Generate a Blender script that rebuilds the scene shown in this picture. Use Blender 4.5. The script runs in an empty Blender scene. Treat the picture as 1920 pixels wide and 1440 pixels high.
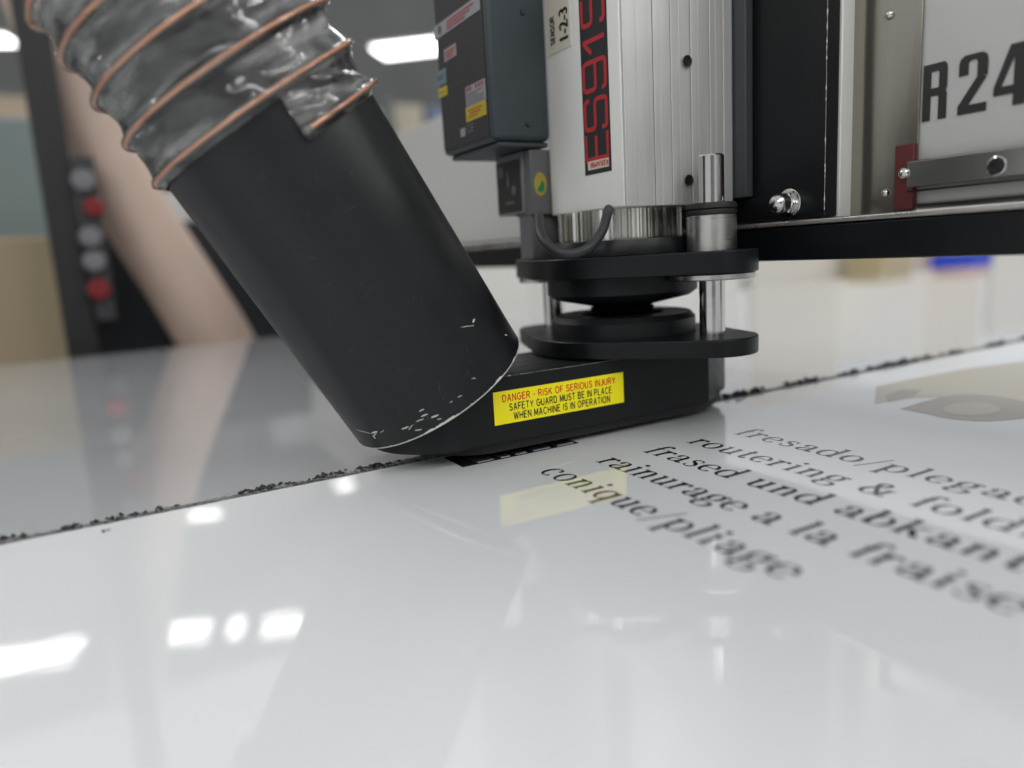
import bpy, bmesh, math, random
from mathutils import Vector, Matrix
random.seed(7)
SC = bpy.context.scene
COL = SC.collection

# ---------------------------------------------------------------- camera
F_PX, YAW, PITCH, ROLL, H = 1381.8, math.radians(61.2466), math.radians(10.0751), math.radians(3.3664), 0.15
fw = Vector((math.cos(PITCH)*math.cos(YAW), math.cos(PITCH)*math.sin(YAW), -math.sin(PITCH)))
r0 = Vector((math.sin(YAW), -math.cos(YAW), 0)); d0 = fw.cross(r0)
rt = r0*math.cos(ROLL) + d0*math.sin(ROLL)
dn = -r0*math.sin(ROLL) + d0*math.cos(ROLL)
EYE = Vector((0, 0, H))
cam = bpy.data.cameras.new('camera')
cam.sensor_width = 36.0
cam.lens = 36.0*F_PX/1920
cam.clip_start, cam.clip_end = 0.01, 200
cam.dof.use_dof = True
cam.dof.focus_distance = 0.535
cam.dof.aperture_fstop = 2.1
co = bpy.data.objects.new('camera', cam); COL.objects.link(co); SC.camera = co
co.matrix_world = Matrix(((rt.x, -dn.x, -fw.x, EYE.x), (rt.y, -dn.y, -fw.y, EYE.y), (rt.z, -dn.z, -fw.z, EYE.z), (0, 0, 0, 1)))

def at(px, py, ax, c):
    """photo pixel -> point where its ray meets the plane ax = c"""
    v = fw + rt*((px-960)/F_PX) + dn*((py-720)/F_PX)
    k = 'xyz'.index(ax)
    return EYE + v*((c-EYE[k])/v[k])

# ---------------------------------------------------------------- world, exposure
w = bpy.data.worlds.new('World'); SC.world = w; w.use_nodes = True
w.node_tree.nodes['Background'].inputs[0].default_value = (0.93, 0.97, 1.0, 1)
w.node_tree.nodes['Background'].inputs[1].default_value = 0.46
SC.view_settings.view_transform = 'Standard'; SC.view_settings.look = 'None'
SC.view_settings.gamma = 1; SC.view_settings.exposure = 0.5
SC.cycles.use_denoising = True
SC.cycles.max_bounces = 10; SC.cycles.transparent_max_bounces = 24
SC.cycles.caustics_reflective = False; SC.cycles.caustics_refractive = False
SC.cycles.sample_clamp_indirect = 4
LAMP_L = 13.0

# ---------------------------------------------------------------- materials
MATS = {}
def mat(name, col, rough=0.5, metal=0.0, spec=0.5, bump=0.0, bscale=400, var=0.0, vscale=40, rvar=0.0,
        stretch=(1, 1, 1), coat=0.0, emit=0.0, ior=1.45):
    if name in MATS: return MATS[name]
    m = bpy.data.materials.new(name); m.use_nodes = True
    nt = m.node_tree; b = nt.nodes['Principled BSDF']
    b.inputs['Base Color'].default_value = (*col, 1); b.inputs['Roughness'].default_value = rough
    b.inputs['Metallic'].default_value = metal; b.inputs['Specular IOR Level'].default_value = spec
    b.inputs['IOR'].default_value = ior
    b.inputs['Coat Weight'].default_value = coat; b.inputs['Coat Roughness'].default_value = 0.05
    if emit: 
        b.inputs['Emission Color'].default_value = (*col, 1); b.inputs['Emission Strength'].default_value = emit
    tc = nt.nodes.new('ShaderNodeTexCoord'); mp = nt.nodes.new('ShaderNodeMapping')
    mp.inputs['Scale'].default_value = stretch
    nt.links.new(tc.outputs['Object'], mp.inputs[0])
    if var or rvar:
        n = nt.nodes.new('ShaderNodeTexNoise'); n.inputs['Scale'].default_value = vscale; n.inputs['Detail'].default_value = 6
        n.inputs['Roughness'].default_value = 0.65
        nt.links.new(mp.outputs[0], n.inputs['Vector'])
        if var:
            mx = nt.nodes.new('ShaderNodeMix'); mx.data_type = 'RGBA'
            mx.inputs['A'].default_value = (*[c*(1-var) for c in col], 1)
            mx.inputs['B'].default_value = (*[min(1, c*(1+var)) for c in col], 1)
            nt.links.new(n.outputs['Fac'], mx.inputs['Factor']); nt.links.new(mx.outputs['Result'], b.inputs['Base Color'])
        if rvar:
            mr = nt.nodes.new('ShaderNodeMapRange')
            mr.inputs['From Min'].default_value = 0.3; mr.inputs['From Max'].default_value = 0.7
            mr.inputs['To Min'].default_value = max(0.02, rough-rvar); mr.inputs['To Max'].default_value = rough+rvar
            nt.links.new(n.outputs['Fac'], mr.inputs['Value']); nt.links.new(mr.outputs[0], b.inputs['Roughness'])
    if bump:
        n2 = nt.nodes.new('ShaderNodeTexNoise'); n2.inputs['Scale'].default_value = bscale; n2.inputs['Detail'].default_value = 4
        nt.links.new(mp.outputs[0], n2.inputs['Vector'])
        bp = nt.nodes.new('ShaderNodeBump'); bp.inputs['Strength'].default_value = bump; bp.inputs['Distance'].default_value = 0.0006
        nt.links.new(n2.outputs['Fac'], bp.inputs['Height']); nt.links.new(bp.outputs[0], b.inputs['Normal'])
    MATS[name] = m
    return m

M_panel = mat('panel_white', (0.71, 0.725, 0.74), 0.022, spec=0.5, var=0.03, vscale=3.0, coat=0.28, ior=1.48, bump=0.8, bscale=5)
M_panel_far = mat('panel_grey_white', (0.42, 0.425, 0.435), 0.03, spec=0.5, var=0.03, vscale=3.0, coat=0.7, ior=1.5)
M_core = mat('core_black', (0.17, 0.17, 0.172), 0.8, bump=0.6, bscale=900, var=0.4, vscale=300)
M_print = mat('print_black', (0.012, 0.012, 0.014), 0.08)
M_taupe = mat('taupe_print_reflection', (0.42, 0.365, 0.262), 0.12)
M_taupe2 = mat('print_taupe_dark', (0.27, 0.228, 0.165), 0.12)
M_black = mat('black_powdercoat', (0.0070, 0.0085, 0.0092), 0.42, spec=0.34, bump=0.12, bscale=1500, var=0.3, vscale=25, rvar=0.09)
M_black2 = mat('black_anodised', (0.0050, 0.0058, 0.0072), 0.34, spec=0.32, bump=0.05, bscale=1200, rvar=0.06, vscale=60)
M_tube = mat('black_tube', (0.0065, 0.0080, 0.0092), 0.40, spec=0.42, bump=0.08, bscale=900, var=0.35, vscale=14, rvar=0.10)
M_chip = mat('bare_edge', (0.62, 0.62, 0.57), 0.6, bump=0.4, bscale=1500, var=0.3, vscale=400)
M_yellow = mat('label_yellow', (0.90, 0.80, 0.006), 0.35, var=0.04, vscale=60)
M_red = mat('ink_red', (0.62, 0.05, 0.01), 0.4)
M_ink = mat('ink_black', (0.02, 0.02, 0.018), 0.4)
M_alu = mat('anodised_aluminium', (0.78, 0.77, 0.735), 0.45, metal=0.10, var=0.05, vscale=30, bump=0.06, bscale=300, stretch=(1, 1, 0.06), rvar=0.05)
M_alu_rib = mat('ribbed_aluminium', (0.58, 0.58, 0.56), 0.40, metal=0.50, var=0.16, vscale=160, bump=0.10, bscale=500, stretch=(1, 1, 0.02), rvar=0.06)
M_steel = mat('polished_steel', (0.58, 0.57, 0.55), 0.13, metal=1.0, var=0.05, vscale=60, rvar=0.04, stretch=(1, 1, 3))
M_brush = mat('turned_steel', (0.50, 0.49, 0.47), 0.30, metal=1.0, bump=0.15, bscale=500, stretch=(0.2, 0.2, 8), rvar=0.06)
M_sleeve = mat('sleeve_steel', (0.80, 0.79, 0.74), 0.25, metal=1.0, bump=0.1, bscale=500)
M_copper = mat('copper_wire', (0.95, 0.40, 0.20), 0.32, metal=0.25, var=0.12, vscale=90)
M_copper.node_tree.nodes['Principled BSDF'].inputs['Roughness'].default_value = 0.3
M_blue = mat('housing_blue_grey', (0.034, 0.046, 0.053), 0.45, bump=0.10, bscale=900, var=0.12, vscale=40)
M_darkface = mat('housing_face', (0.022, 0.021, 0.025), 0.45, var=0.15, vscale=60)
M_grey = mat('bracket_grey', (0.11, 0.11, 0.115), 0.5, var=0.06, vscale=40)
M_rubber = mat('rubber', (0.012, 0.012, 0.012), 0.6)
M_stk_dark = mat('sticker_charcoal', (0.020, 0.020, 0.020), 0.35, var=0.1, vscale=80)
M_stk_red = mat('sticker_red', (0.42, 0.022, 0.028), 0.4)
M_cream = mat('sticker_cream', (0.62, 0.57, 0.47), 0.45, var=0.03, vscale=60)
M_pink = mat('sticker_pinkish', (0.30, 0.24, 0.24), 0.5)
M_stk_grey = mat('sticker_grey', (0.26, 0.26, 0.27), 0.5)
M_stk_yel = mat('sticker_yellow', (0.42, 0.33, 0.02), 0.5)
M_stk_blue = mat('sticker_pale_blue', (0.12, 0.17, 0.20), 0.5)
M_oval = mat('sticker_oval_yellow', (0.36, 0.30, 0.035), 0.5, var=0.1, vscale=80)
M_green = mat('sticker_green', (0.012, 0.17, 0.075), 0.5, var=0.3, vscale=160)
M_cover = mat('beam_cover', (0.46, 0.46, 0.44), 0.30, var=0.03, vscale=10)
M_stain = mat('stainless_plate', (0.34, 0.32, 0.27), 0.16, metal=0.9, var=0.05, vscale=20, stretch=(1, 1, 0.1), bump=0.04, bscale=300)
M_rail = mat('rail_steel', (0.42, 0.41, 0.38), 0.22, metal=1.0, var=0.08, vscale=40, bump=0.05, bscale=300)
M_wiper = mat('wiper_red', (0.10, 0.016, 0.016), 0.5)
M_lip = mat('lip_alu', (0.50, 0.48, 0.44), 0.3, metal=0.8, var=0.25, vscale=25, rvar=0.1)
M_table = mat('table_grey', (0.36, 0.36, 0.35), 0.5, var=0.1, vscale=10)

def hose_material(name='clear_film', dlo=0.06, dhi=0.70):
    m = bpy.data.materials.new(name); m.use_nodes = True
    nt = m.node_tree; N = nt.nodes; L = nt.links
    N.clear()
    out = N.new('ShaderNodeOutputMaterial')
    tr = N.new('ShaderNodeBsdfTransparent'); tr.inputs[0].default_value = (0.93, 0.93, 0.92, 1)
    gl = N.new('ShaderNodeBsdfGlossy'); gl.inputs['Roughness'].default_value = 0.13; gl.inputs['Color'].default_value = (1, 1, 1, 1)
    df = N.new('ShaderNodeBsdfDiffuse'); df.inputs[0].default_value = (0.80, 0.79, 0.78, 1)
    tl = N.new('ShaderNodeBsdfTranslucent'); tl.inputs[0].default_value = (0.80, 0.79, 0.78, 1)
    tc = N.new('ShaderNodeTexCoord')
    n1 = N.new('ShaderNodeTexNoise'); n1.inputs['Scale'].default_value = 17; n1.inputs['Detail'].default_value = 1.5
    n1.inputs['Distortion'].default_value = 0.6
    L.new(tc.outputs['Object'], n1.inputs['Vector'])
    bp = N.new('ShaderNodeBump'); bp.inputs['Strength'].default_value = 0.9; bp.inputs['Distance'].default_value = 0.014
    L.new(n1.outputs['Fac'], bp.inputs['Height'])
    n2 = N.new('ShaderNodeTexNoise'); n2.inputs['Scale'].default_value = 30; n2.inputs['Detail'].default_value = 5
    mp2 = N.new('ShaderNodeMapping'); mp2.inputs['Scale'].default_value = (0.55, 2.2, 1.0)
    L.new(tc.outputs['UV'], mp2.inputs[0]); L.new(mp2.outputs[0], n2.inputs['Vector'])
    mr = N.new('ShaderNodeMapRange'); mr.inputs['From Min'].default_value = 0.47; mr.inputs['From Max'].default_value = 0.74  # milky streaks in the film also paint its bright highlights
    mr.inputs['To Min'].default_value = dlo; mr.inputs['To Max'].default_value = dhi
    L.new(n2.outputs['Fac'], mr.inputs['Value'])
    fr = N.new('ShaderNodeFresnel'); fr.inputs['IOR'].default_value = 1.62
    for k in (gl, df, tl, fr): L.new(bp.outputs[0], k.inputs['Normal'])
    md = N.new('ShaderNodeMixShader'); md.inputs[0].default_value = 0.45
    L.new(df.outputs[0], md.inputs[1]); L.new(tl.outputs[0], md.inputs[2])
    m1 = N.new('ShaderNodeMixShader'); L.new(mr.outputs[0], m1.inputs[0])
    L.new(tr.outputs[0], m1.inputs[1]); L.new(md.outputs[0], m1.inputs[2])
    m2 = N.new('ShaderNodeMixShader'); L.new(fr.outputs[0], m2.inputs[0])
    L.new(m1.outputs[0], m2.inputs[1]); L.new(gl.outputs[0], m2.inputs[2])
    L.new(m2.outputs[0], out.inputs[0])
    return m
M_film = hose_material(); M_sheath = hose_material('clear_sheath', 0.04, 0.30)

# ---------------------------------------------------------------- mesh helpers
def tag(o, label, cat, group=None):
    o['label'] = label; o['category'] = cat
    if group: o['group'] = group
    return o
def thing(name, label, cat, loc=(0, 0, 0), group=None):
    o = bpy.data.objects.new(name, None); COL.objects.link(o); o.location = loc; o.empty_display_size = 0.02
    return tag(o, label, cat, group)
def obj(name, bm, m, parent=None, bevel=0.0, smooth=True, seg=2):
    me = bpy.data.meshes.new(name)
    bmesh.ops.recalc_face_normals(bm, faces=bm.faces[:])
    bm.to_mesh(me); bm.free()
    o = bpy.data.objects.new(name, me); COL.objects.link(o)
    for mm in (m if isinstance(m, (list, tuple)) else [m]): me.materials.append(mm)
    if smooth:
        for p in me.polygons: p.use_smooth = True
    if bevel:
        b = o.modifiers.new('bevel', 'BEVEL'); b.width = bevel; b.segments = seg; b.limit_method = 'ANGLE'; b.angle_limit = math.radians(35)
        b.harden_normals = False
    if smooth:
        me.set_sharp_from_angle(angle=math.radians(35))
    if parent is not None:
        o.parent = parent
        # the parent is an unrotated empty or a mesh at the origin: keep the world place
        o.matrix_parent_inverse = Matrix.Translation(-world_loc(parent))
    return o
def world_loc(o):
    v = Vector((0, 0, 0))
    if o.parent is None: return Vector(o.location)
    return v
def box(bm, x0, x1, y0, y1, z0, z1):
    vs = [bm.verts.new((x, y, z)) for x in (x0, x1) for y in (y0, y1) for z in (z0, z1)]
    for q in ((0, 1, 3, 2), (4, 6, 7, 5), (0, 4, 5, 1), (2, 3, 7, 6), (0, 2, 6, 4), (1, 5, 7, 3)):
        bm.faces.new([vs[i] for i in q])
    return bm
def mkbox(*a):
    return box(bmesh.new(), *a)
def prism(pts, z0, z1, bm=None):
    bm = bm or bmesh.new()
    a = [bm.verts.new((x, y, z0)) for x, y in pts]; b = [bm.verts.new((x, y, z1)) for x, y in pts]
    n = len(pts)
    bm.faces.new(a[::-1]); bm.faces.new(b)
    for i in range(n): bm.faces.new((a[i], a[(i+1) % n], b[(i+1) % n], b[i]))
    return bm
def lathe(prof, c, axis=Vector((0, 0, 1)), n=64, bm=None, closed=True):
    """prof: list of (r, s) along axis from point c"""
    bm = bm or bmesh.new()
    axis = Vector(axis).normalized(); t = Vector((0, 1, 0)) if abs(axis.y) < 0.9 else Vector((1, 0, 0))
    e1 = (t - axis*t.dot(axis)).normalized(); e2 = axis.cross(e1); c = Vector(c)
    rings = []
    for r, s in prof:
        if r < 1e-7: rings.append([bm.verts.new(c+axis*s)])
        else: rings.append([bm.verts.new(c+axis*s+(e1*math.cos(2*math.pi*i/n)+e2*math.sin(2*math.pi*i/n))*r) for i in range(n)])
    for A, B in zip(rings[:-1], rings[1:]):
        for i in range(n):
            j = (i+1) % n
            if len(A) == 1 and len(B) == 1: continue
            if len(A) == 1: bm.faces.new((A[0], B[i], B[j]))
            elif len(B) == 1: bm.faces.new((A[i], B[0], A[j]))
            else: bm.faces.new((A[i], B[i], B[j], A[j]))
    return bm
def tubepath(pts, rad, n=12, bm=None, caps=True):
    bm = bm or bmesh.new()
    P = [Vector(p) for p in pts]; rings = []; prev = None
    for i, p in enumerate(P):
        t = (P[min(i+1, len(P)-1)]-P[max(i-1, 0)]).normalized()
        if prev is None:
            u = t.orthogonal().normalized()
        else:
            u = (prev - t*prev.dot(t)).normalized()
        prev = u; v = t.cross(u); r = rad(i/(len(P)-1)) if callable(rad) else rad
        rings.append([bm.verts.new(p+(u*math.cos(2*math.pi*k/n)+v*math.sin(2*math.pi*k/n))*r) for k in range(n)])
    for A, B in zip(rings[:-1], rings[1:]):
        for k in range(n): bm.faces.new((A[k], A[(k+1) % n], B[(k+1) % n], B[k]))
    if caps: bm.faces.new(rings[0][::-1]); bm.faces.new(rings[-1])
    return bm
def spline(pts, n=10):
    P = [Vector(p) for p in pts]; P = [2*P[0]-P[1]]+P+[2*P[-1]-P[-2]]; out = []
    for i in range(1, len(P)-2):
        for k in range(n):
            t = k/n; a, b, c, d = P[i-1:i+3]
            out.append(0.5*((2*b)+(c-a)*t+(2*a-5*b+4*c-d)*t*t+(3*b-a-3*c+d)*t**3))
    return out+[P[-2]]
def circle_pts(c, r, n=48, a0=0):
    return [(c[0]+r*math.cos(a0+2*math.pi*i/n), c[1]+r*math.sin(a0+2*math.pi*i/n)) for i in range(n)]
def hull(pts):
    pts = sorted(set((round(x, 6), round(y, 6)) for x, y in pts))
    def half(ps):
        h = []
        for p in ps:
            while len(h) > 1 and (h[-1][0]-h[-2][0])*(p[1]-h[-2][1])-(h[-1][1]-h[-2][1])*(p[0]-h[-2][0]) <= 0: h.pop()
            h.append(p)
        return h
    a = half(pts); b = half(pts[::-1])
    return a[:-1]+b[:-1]

# ---- flat print: 2-D shapes laid on a plane given by origin, u, v
class Ink:
    """collects 2-D polygons and writes them as thin flat sheets"""
    def __init__(s): s.polys = []
    def quad(s, *p): s.polys.append(list(p))
    def rect(s, x0, y0, x1, y1): s.polys.append([(x0, y0), (x1, y0), (x1, y1), (x0, y1)])
    def disc(s, x, y, r, n=16, ry=None): s.polys.append([(x+r*math.cos(2*math.pi*i/n), y+(ry or r)*math.sin(2*math.pi*i/n)) for i in range(n)])
    def stroke(s, pts, width, closed=False):
        """width: number or function of (direction dx, dy, t)"""
        n = len(pts); L = []; R = []
        for i, (x, y) in enumerate(pts):
            if closed: a = pts[(i-1) % n]; b = pts[(i+1) % n]
            else: a = pts[max(i-1, 0)]; b = pts[min(i+1, n-1)]
            dx, dy = b[0]-a[0], b[1]-a[1]; l = math.hypot(dx, dy) or 1; dx /= l; dy /= l
            wd = width(dx, dy, i/(n-1)) if callable(width) else width
            if not callable(width) and not closed and 0 < i < n-1:      # mitre for hard corners
                d1 = Vector((x-a[0], y-a[1])).normalized(); d2 = Vector((b[0]-x, b[1]-y)).normalized()
                c = max(0.5, math.sqrt(max(0.0, (1+d1.dot(d2))/2))); wd = wd/c
            L.append((x-dy*wd/2, y+dx*wd/2)); R.append((x+dy*wd/2, y-dx*wd/2))
        for i in range(n if closed else n-1):
            j = (i+1) % n
            s.polys.append([L[i], R[i], R[j], L[j]])
    def build(s, name, m, parent, o, u, v, lift=0.0, sx=1.0, sy=1.0):
        bm = bmesh.new(); o = Vector(o); u = Vector(u).normalized(); v = Vector(v).normalized(); nrm = u.cross(v)
        for k, P in enumerate(s.polys):
            z = lift+(k % 7)*2e-6
            vs = [bm.verts.new(o+u*(x*sx)+v*(y*sy)+nrm*z) for x, y in P]
            try:
                f = bm.faces.new(vs); f.normal_update()
                if f.normal.dot(nrm) < 0: f.normal_flip()
            except ValueError: pass
        me = bpy.data.meshes.new(name); bm.to_mesh(me); bm.free()
        ob = bpy.data.objects.new(name, me); COL.objects.link(ob); me.materials.append(m)
        if parent is not None:
            ob.parent = parent; ob.matrix_parent_inverse = Matrix.Translation(-world_loc(parent))
        return ob
    def extent(s):
        xs = [p[0] for P in s.polys for p in P]; return min(xs), max(xs)

def font_mesh(text, bold=0.0, spacing=1.0):
    cu = bpy.data.curves.new('lettering', 'FONT'); cu.body = text; cu.size = 1; cu.offset = 0.0; cu.space_character = spacing
    cu.resolution_u = 3
    o = bpy.data.objects.new('lettering', cu); COL.objects.link(o)
    dg = bpy.context.evaluated_depsgraph_get(); me = bpy.data.meshes.new_from_object(o.evaluated_get(dg))
    bpy.data.objects.remove(o); bpy.data.curves.remove(cu)
    return me
def font_on(name, text, m, parent, o, u, v, width, height, lift, bold=0.0, spacing=1.0):
    """sans lettering stretched to width x height, lower left corner at o"""
    me = font_mesh(text, bold, spacing); me.name = name
    xs = [q.co.x for q in me.vertices]; ys = [q.co.y for q in me.vertices]
    x0, x1, y0, y1 = min(xs), max(xs), min(ys), max(ys)
    u = Vector(u).normalized(); v = Vector(v).normalized(); n = u.cross(v); o = Vector(o)
    for q in me.vertices:
        q.co = o+u*((q.co.x-x0)/(x1-x0)*width)+v*((q.co.y-y0)/(y1-y0)*height)+n*lift
    me.materials.clear(); me.materials.append(m)
    if bold:                                        # heavier strokes: the same letters again, shifted a little
        bmx = bmesh.new(); bmx.from_mesh(me); hgt = height
        for k, (du, dv) in enumerate(((bold, 0), (-bold, 0), (0, bold*.6), (0, -bold*.6))):
            tmp = me.copy()
            for q in tmp.vertices: q.co += u*du*hgt+v*dv*hgt+n*3e-6*(k+1)
            bmx.from_mesh(tmp); bpy.data.meshes.remove(tmp)
        bmx.to_mesh(me); bmx.free()
    ob = bpy.data.objects.new(name, me); COL.objects.link(ob)
    if parent is not None:
        ob.parent = parent; ob.matrix_parent_inverse = Matrix.Translation(-world_loc(parent))
    return ob
def decal(name, m, parent, o, u, v, w_, h_, lift=0.0003, round_=0.0):
    """a thin sticker sheet, lower left corner at o"""
    bm = bmesh.new(); u = Vector(u).normalized(); v = Vector(v).normalized(); n = u.cross(v); o = Vector(o)
    P = []
    if round_:
        for cx, cy, a in ((w_-round_, h_-round_, 0), (round_, h_-round_, 90), (round_, round_, 180), (w_-round_, round_, 270)):
            for k in range(5):
                t = math.radians(a+k*22.5); P.append((cx+round_*math.cos(t), cy+round_*math.sin(t)))
    else: P = [(0, 0), (w_, 0), (w_, h_), (0, h_)]
    a = [bm.verts.new(o+u*x+v*y+n*lift) for x, y in P]; b = [bm.verts.new(o+u*x+v*y+n*0.00002) for x, y in P]
    bm.faces.new(a); bm.faces.new(b[::-1])
    for i in range(len(P)): bm.faces.new((b[i], b[(i+1) % len(P)], a[(i+1) % len(P)], a[i]))
    return obj(name, bm, m, parent, smooth=False)

# ---------------------------------------------------------------- lamps of the hall (mirrored on the panel), and unseen rows added for light
M_lamp = mat('lamp_diffuser', (1.0, 0.985, 0.96), 0.5, emit=LAMP_L)
M_lamp_far = mat('lamp_diffuser_old', (1.0, 0.98, 0.95), 0.5, emit=4.6)
M_lampbody = mat('lamp_housing', (0.6, 0.6, 0.6), 0.5)
def lamp(x, y, z, ln, wd, rz, label):
    t = thing('ceiling_light', label, 'lamp', (x, y, z), 'strip lights of the hall')
    b = mkbox(x-ln/2, x+ln/2, y-wd/2, y+wd/2, z, z+0.06); ob = obj('housing', b, M_lampbody, t, smooth=False)
    d = mkbox(x-ln/2+0.01, x+ln/2-0.01, y-wd/2+0.01, y+wd/2-0.01, z-0.02, z-0.001); obj('diffuser', d, M_lamp_far if y > 7 else M_lamp, t, smooth=False)
    t.rotation_euler = (0, 0, rz)
R_L = math.radians(-17)
lamp(-1.42, 9.45, 4.0, 1.45, 0.55, R_L, 'longest strip light mirrored on the near side of the routed groove')
lamp(0.36, 8.95, 4.0, 0.54, 0.50, R_L, 'square light panel mirrored between the longest strip and the smallest panel')
lamp(0.90, 8.74, 4.0, 0.17, 0.46, R_L, 'smallest narrow light panel mirrored between two larger ones')
lamp(1.38, 8.47, 4.0, 0.44, 0.44, R_L, 'light panel mirrored at the end of its row, past the smallest panel')
lamp(-1.22, 15.1, 4.0, 1.2, 0.5, R_L, 'wide strip light mirrored beyond the routed groove')
lamp(1.05, 13.3, 4.0, 0.62, 0.28, R_L, 'thin strip light mirrored just before the routed groove')
lamp(3.60, 13.4, 4.0, 0.35, 0.3, R_L, 'short light mirrored beside the swarf near the tube')
p = at(735, 88, 'z', 4.0)
lamp(p.x+.35, p.y, 4.0, 1.25, 0.8, math.radians(-40), 'bright strip light seen beyond the gantry beam')
for yy in (4.2, -3.2, -6.2):  # unseen rows; those behind the camera and far aside are added for light
    for xx in (-7.0, -4.2, -1.4, 1.4, 4.2, 7.0, 9.8):
        lamp(xx, yy, 4.0, 1.5, 0.62, R_L, 'unseen strip light lighting the machine from above')

# ---------------------------------------------------------------- floor, table, panel
fl = obj('floor', mkbox(-16, 16, -4, 22, -0.93, -0.9), mat('concrete', (0.22, 0.22, 0.21), 0.6, var=0.15, vscale=2), smooth=False); fl['kind'] = 'structure'
hw = obj('hall_and_added_wall', mkbox(-16, 16, 18.0, 18.2, -0.9, 9.5), mat('wall_grey', (0.20, 0.20, 0.19), 0.7, var=0.25, vscale=0.5), smooth=False); hw['kind'] = 'structure'
hw2 = obj('hall_and_added_wall', mkbox(-9.5, -2.0, -9.2, -9.0, -0.9, 6.0), MATS['wall_grey'], smooth=False); hw2['kind'] = 'structure'  # unseen wall added to give the steel rods a dark band
hw3 = obj('hall_and_added_wall', mkbox(6.0, 14.0, -9.2, -9.0, -0.9, 6.0), MATS['wall_grey'], smooth=False); hw3['kind'] = 'structure'  # second unseen wall behind the camera, added to cut frontal fill
tb = thing('worktable', 'long grey machine worktable carrying the white panel', 'table', (1.0, 0.6, -0.9))
obj('tabletop', mkbox(-1.5, 3.6, -0.55, 1.625, -0.05, -0.0045), M_table, tb, bevel=0.003)
for lx in (-1.3, 3.4):
    for ly in (-0.4, 1.5): obj('leg', mkbox(lx-0.05, lx+0.05, ly-0.05, ly+0.05, -0.9, -0.0505), M_table, tb, bevel=0.004)

YC = 0.5085
pn = thing('composite_panel', 'glossy white composite panel with black lettering and a routed groove', 'panel', (1.0, 0.5, -0.004))
prof = [(-0.6, -0.004), (1.635, -0.004), (1.635, 0), (YC+0.0044, 0), (YC+0.0016, -0.0032), (YC-0.0026, -0.0032), (YC-0.0044, 0), (-0.6, 0)]
bm = bmesh.new()
XA, XB = -1.55, 3.65
a = [bm.verts.new((XA, y, z)) for y, z in prof]; b = [bm.verts.new((XB, y, z)) for y, z in prof]
bm.faces.new(a[::-1]); bm.faces.new(b)
for i in range(len(prof)):
    f = bm.faces.new((a[i], a[(i+1) % 8], b[(i+1) % 8], b[i]))
    if i in (3, 4, 5): f.material_index = 1
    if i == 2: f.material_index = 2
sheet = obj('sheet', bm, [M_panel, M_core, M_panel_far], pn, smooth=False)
# raised burr along the groove edges
for s in (-1, 1):
    bm = bmesh.new(); pts = []
    n = 700
    for i in range(n+1):
        x = -0.35 + 2.2*i/n; pts.append((x, YC+s*(0.00445+random.uniform(0, .00025)), random.uniform(-0.0001, 0.0001)))
    obj('groove_burr', tubepath(pts, lambda t: 0.00022+random.uniform(0, 0.00016), 5), mat('burr', (0.45, 0.45, 0.45), 0.5), pn)

# black printed marks running under the guard
ink = Ink()
xl = [0.2125, 0.2265, 0.2400, 0.2462, 0.2540, 0.2590, 0.2683, 0.2745, 0.2895, 0.2962, 0.3115, 0.3140]
Y0 = 0.4685
for k in range(0, 12, 2): ink.rect(xl[k], Y0, xl[k+1], 0.502)
ink.rect(xl[0], Y0, xl[-1], Y0+0.0026)
ink2 = Ink()  # guard's shade and dark reflection painted between the bars
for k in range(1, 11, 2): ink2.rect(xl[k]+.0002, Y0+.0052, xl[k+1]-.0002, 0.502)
ink2.build('shade_field', mat('shade_grey_dark', (.045, .045, .05), .08), pn, (0, 0, 0), (1, 0, 0), (0, 1, 0), 0.00007)
ink.build('printed_mark', M_print, pn, (0, 0, 0), (1, 0, 0), (0, 1, 0), 0.00012)
# taupe printed emblem past the text
ink = Ink()
def on_panel(P): return [tuple(at(px, py, 'z', 0))[:2] for px, py in P]
outer = on_panel([(v.x, v.y) for v in spline([(1687, 767, 0), (1735, 752, 0), (1790, 741, 0), (1850, 741, 0), (1920, 752, 0), (1985, 768, 0), (1960, 780, 0), (1920, 785, 0), (1850, 790, 0), (1784, 786, 0), (1730, 775, 0), (1687, 767, 0)], 6)][:-1])
cc_ = at(1822, 767, 'z', 0)
inner = on_panel([(1822+54*math.cos(2*math.pi*i/40), 767+12*math.sin(2*math.pi*i/40)) for i in range(40)])
ink.polys.append(outer); ink.polys.append(on_panel([(1660, 742), (1690, 730), (1728, 731), (1715, 743), (1665, 755)]))
ink.build('printed_emblem', M_taupe2, pn, (0, 0, 0), (1, 0, 0), (0, 1, 0), 0.00014)
ink = Ink(); ink.polys.append(inner)
ink.build('printed_disc', M_taupe, pn, (0, 0, 0), (1, 0, 0), (0, 1, 0), 0.00024)
ink = Ink(); ink.polys.append(on_panel([(1640, 758), (1700, 748), (1760, 745), (1960, 768), (2200, 740), (2100, 690), (1930, 676), (1820, 690), (1700, 712), (1642, 725)]))  # beige reflection painted onto the panel as a flat ground
ink.build('reflection_ground', M_taupe, pn, (0, 0, 0), (1, 0, 0), (0, 1, 0), 0.00008)

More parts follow.
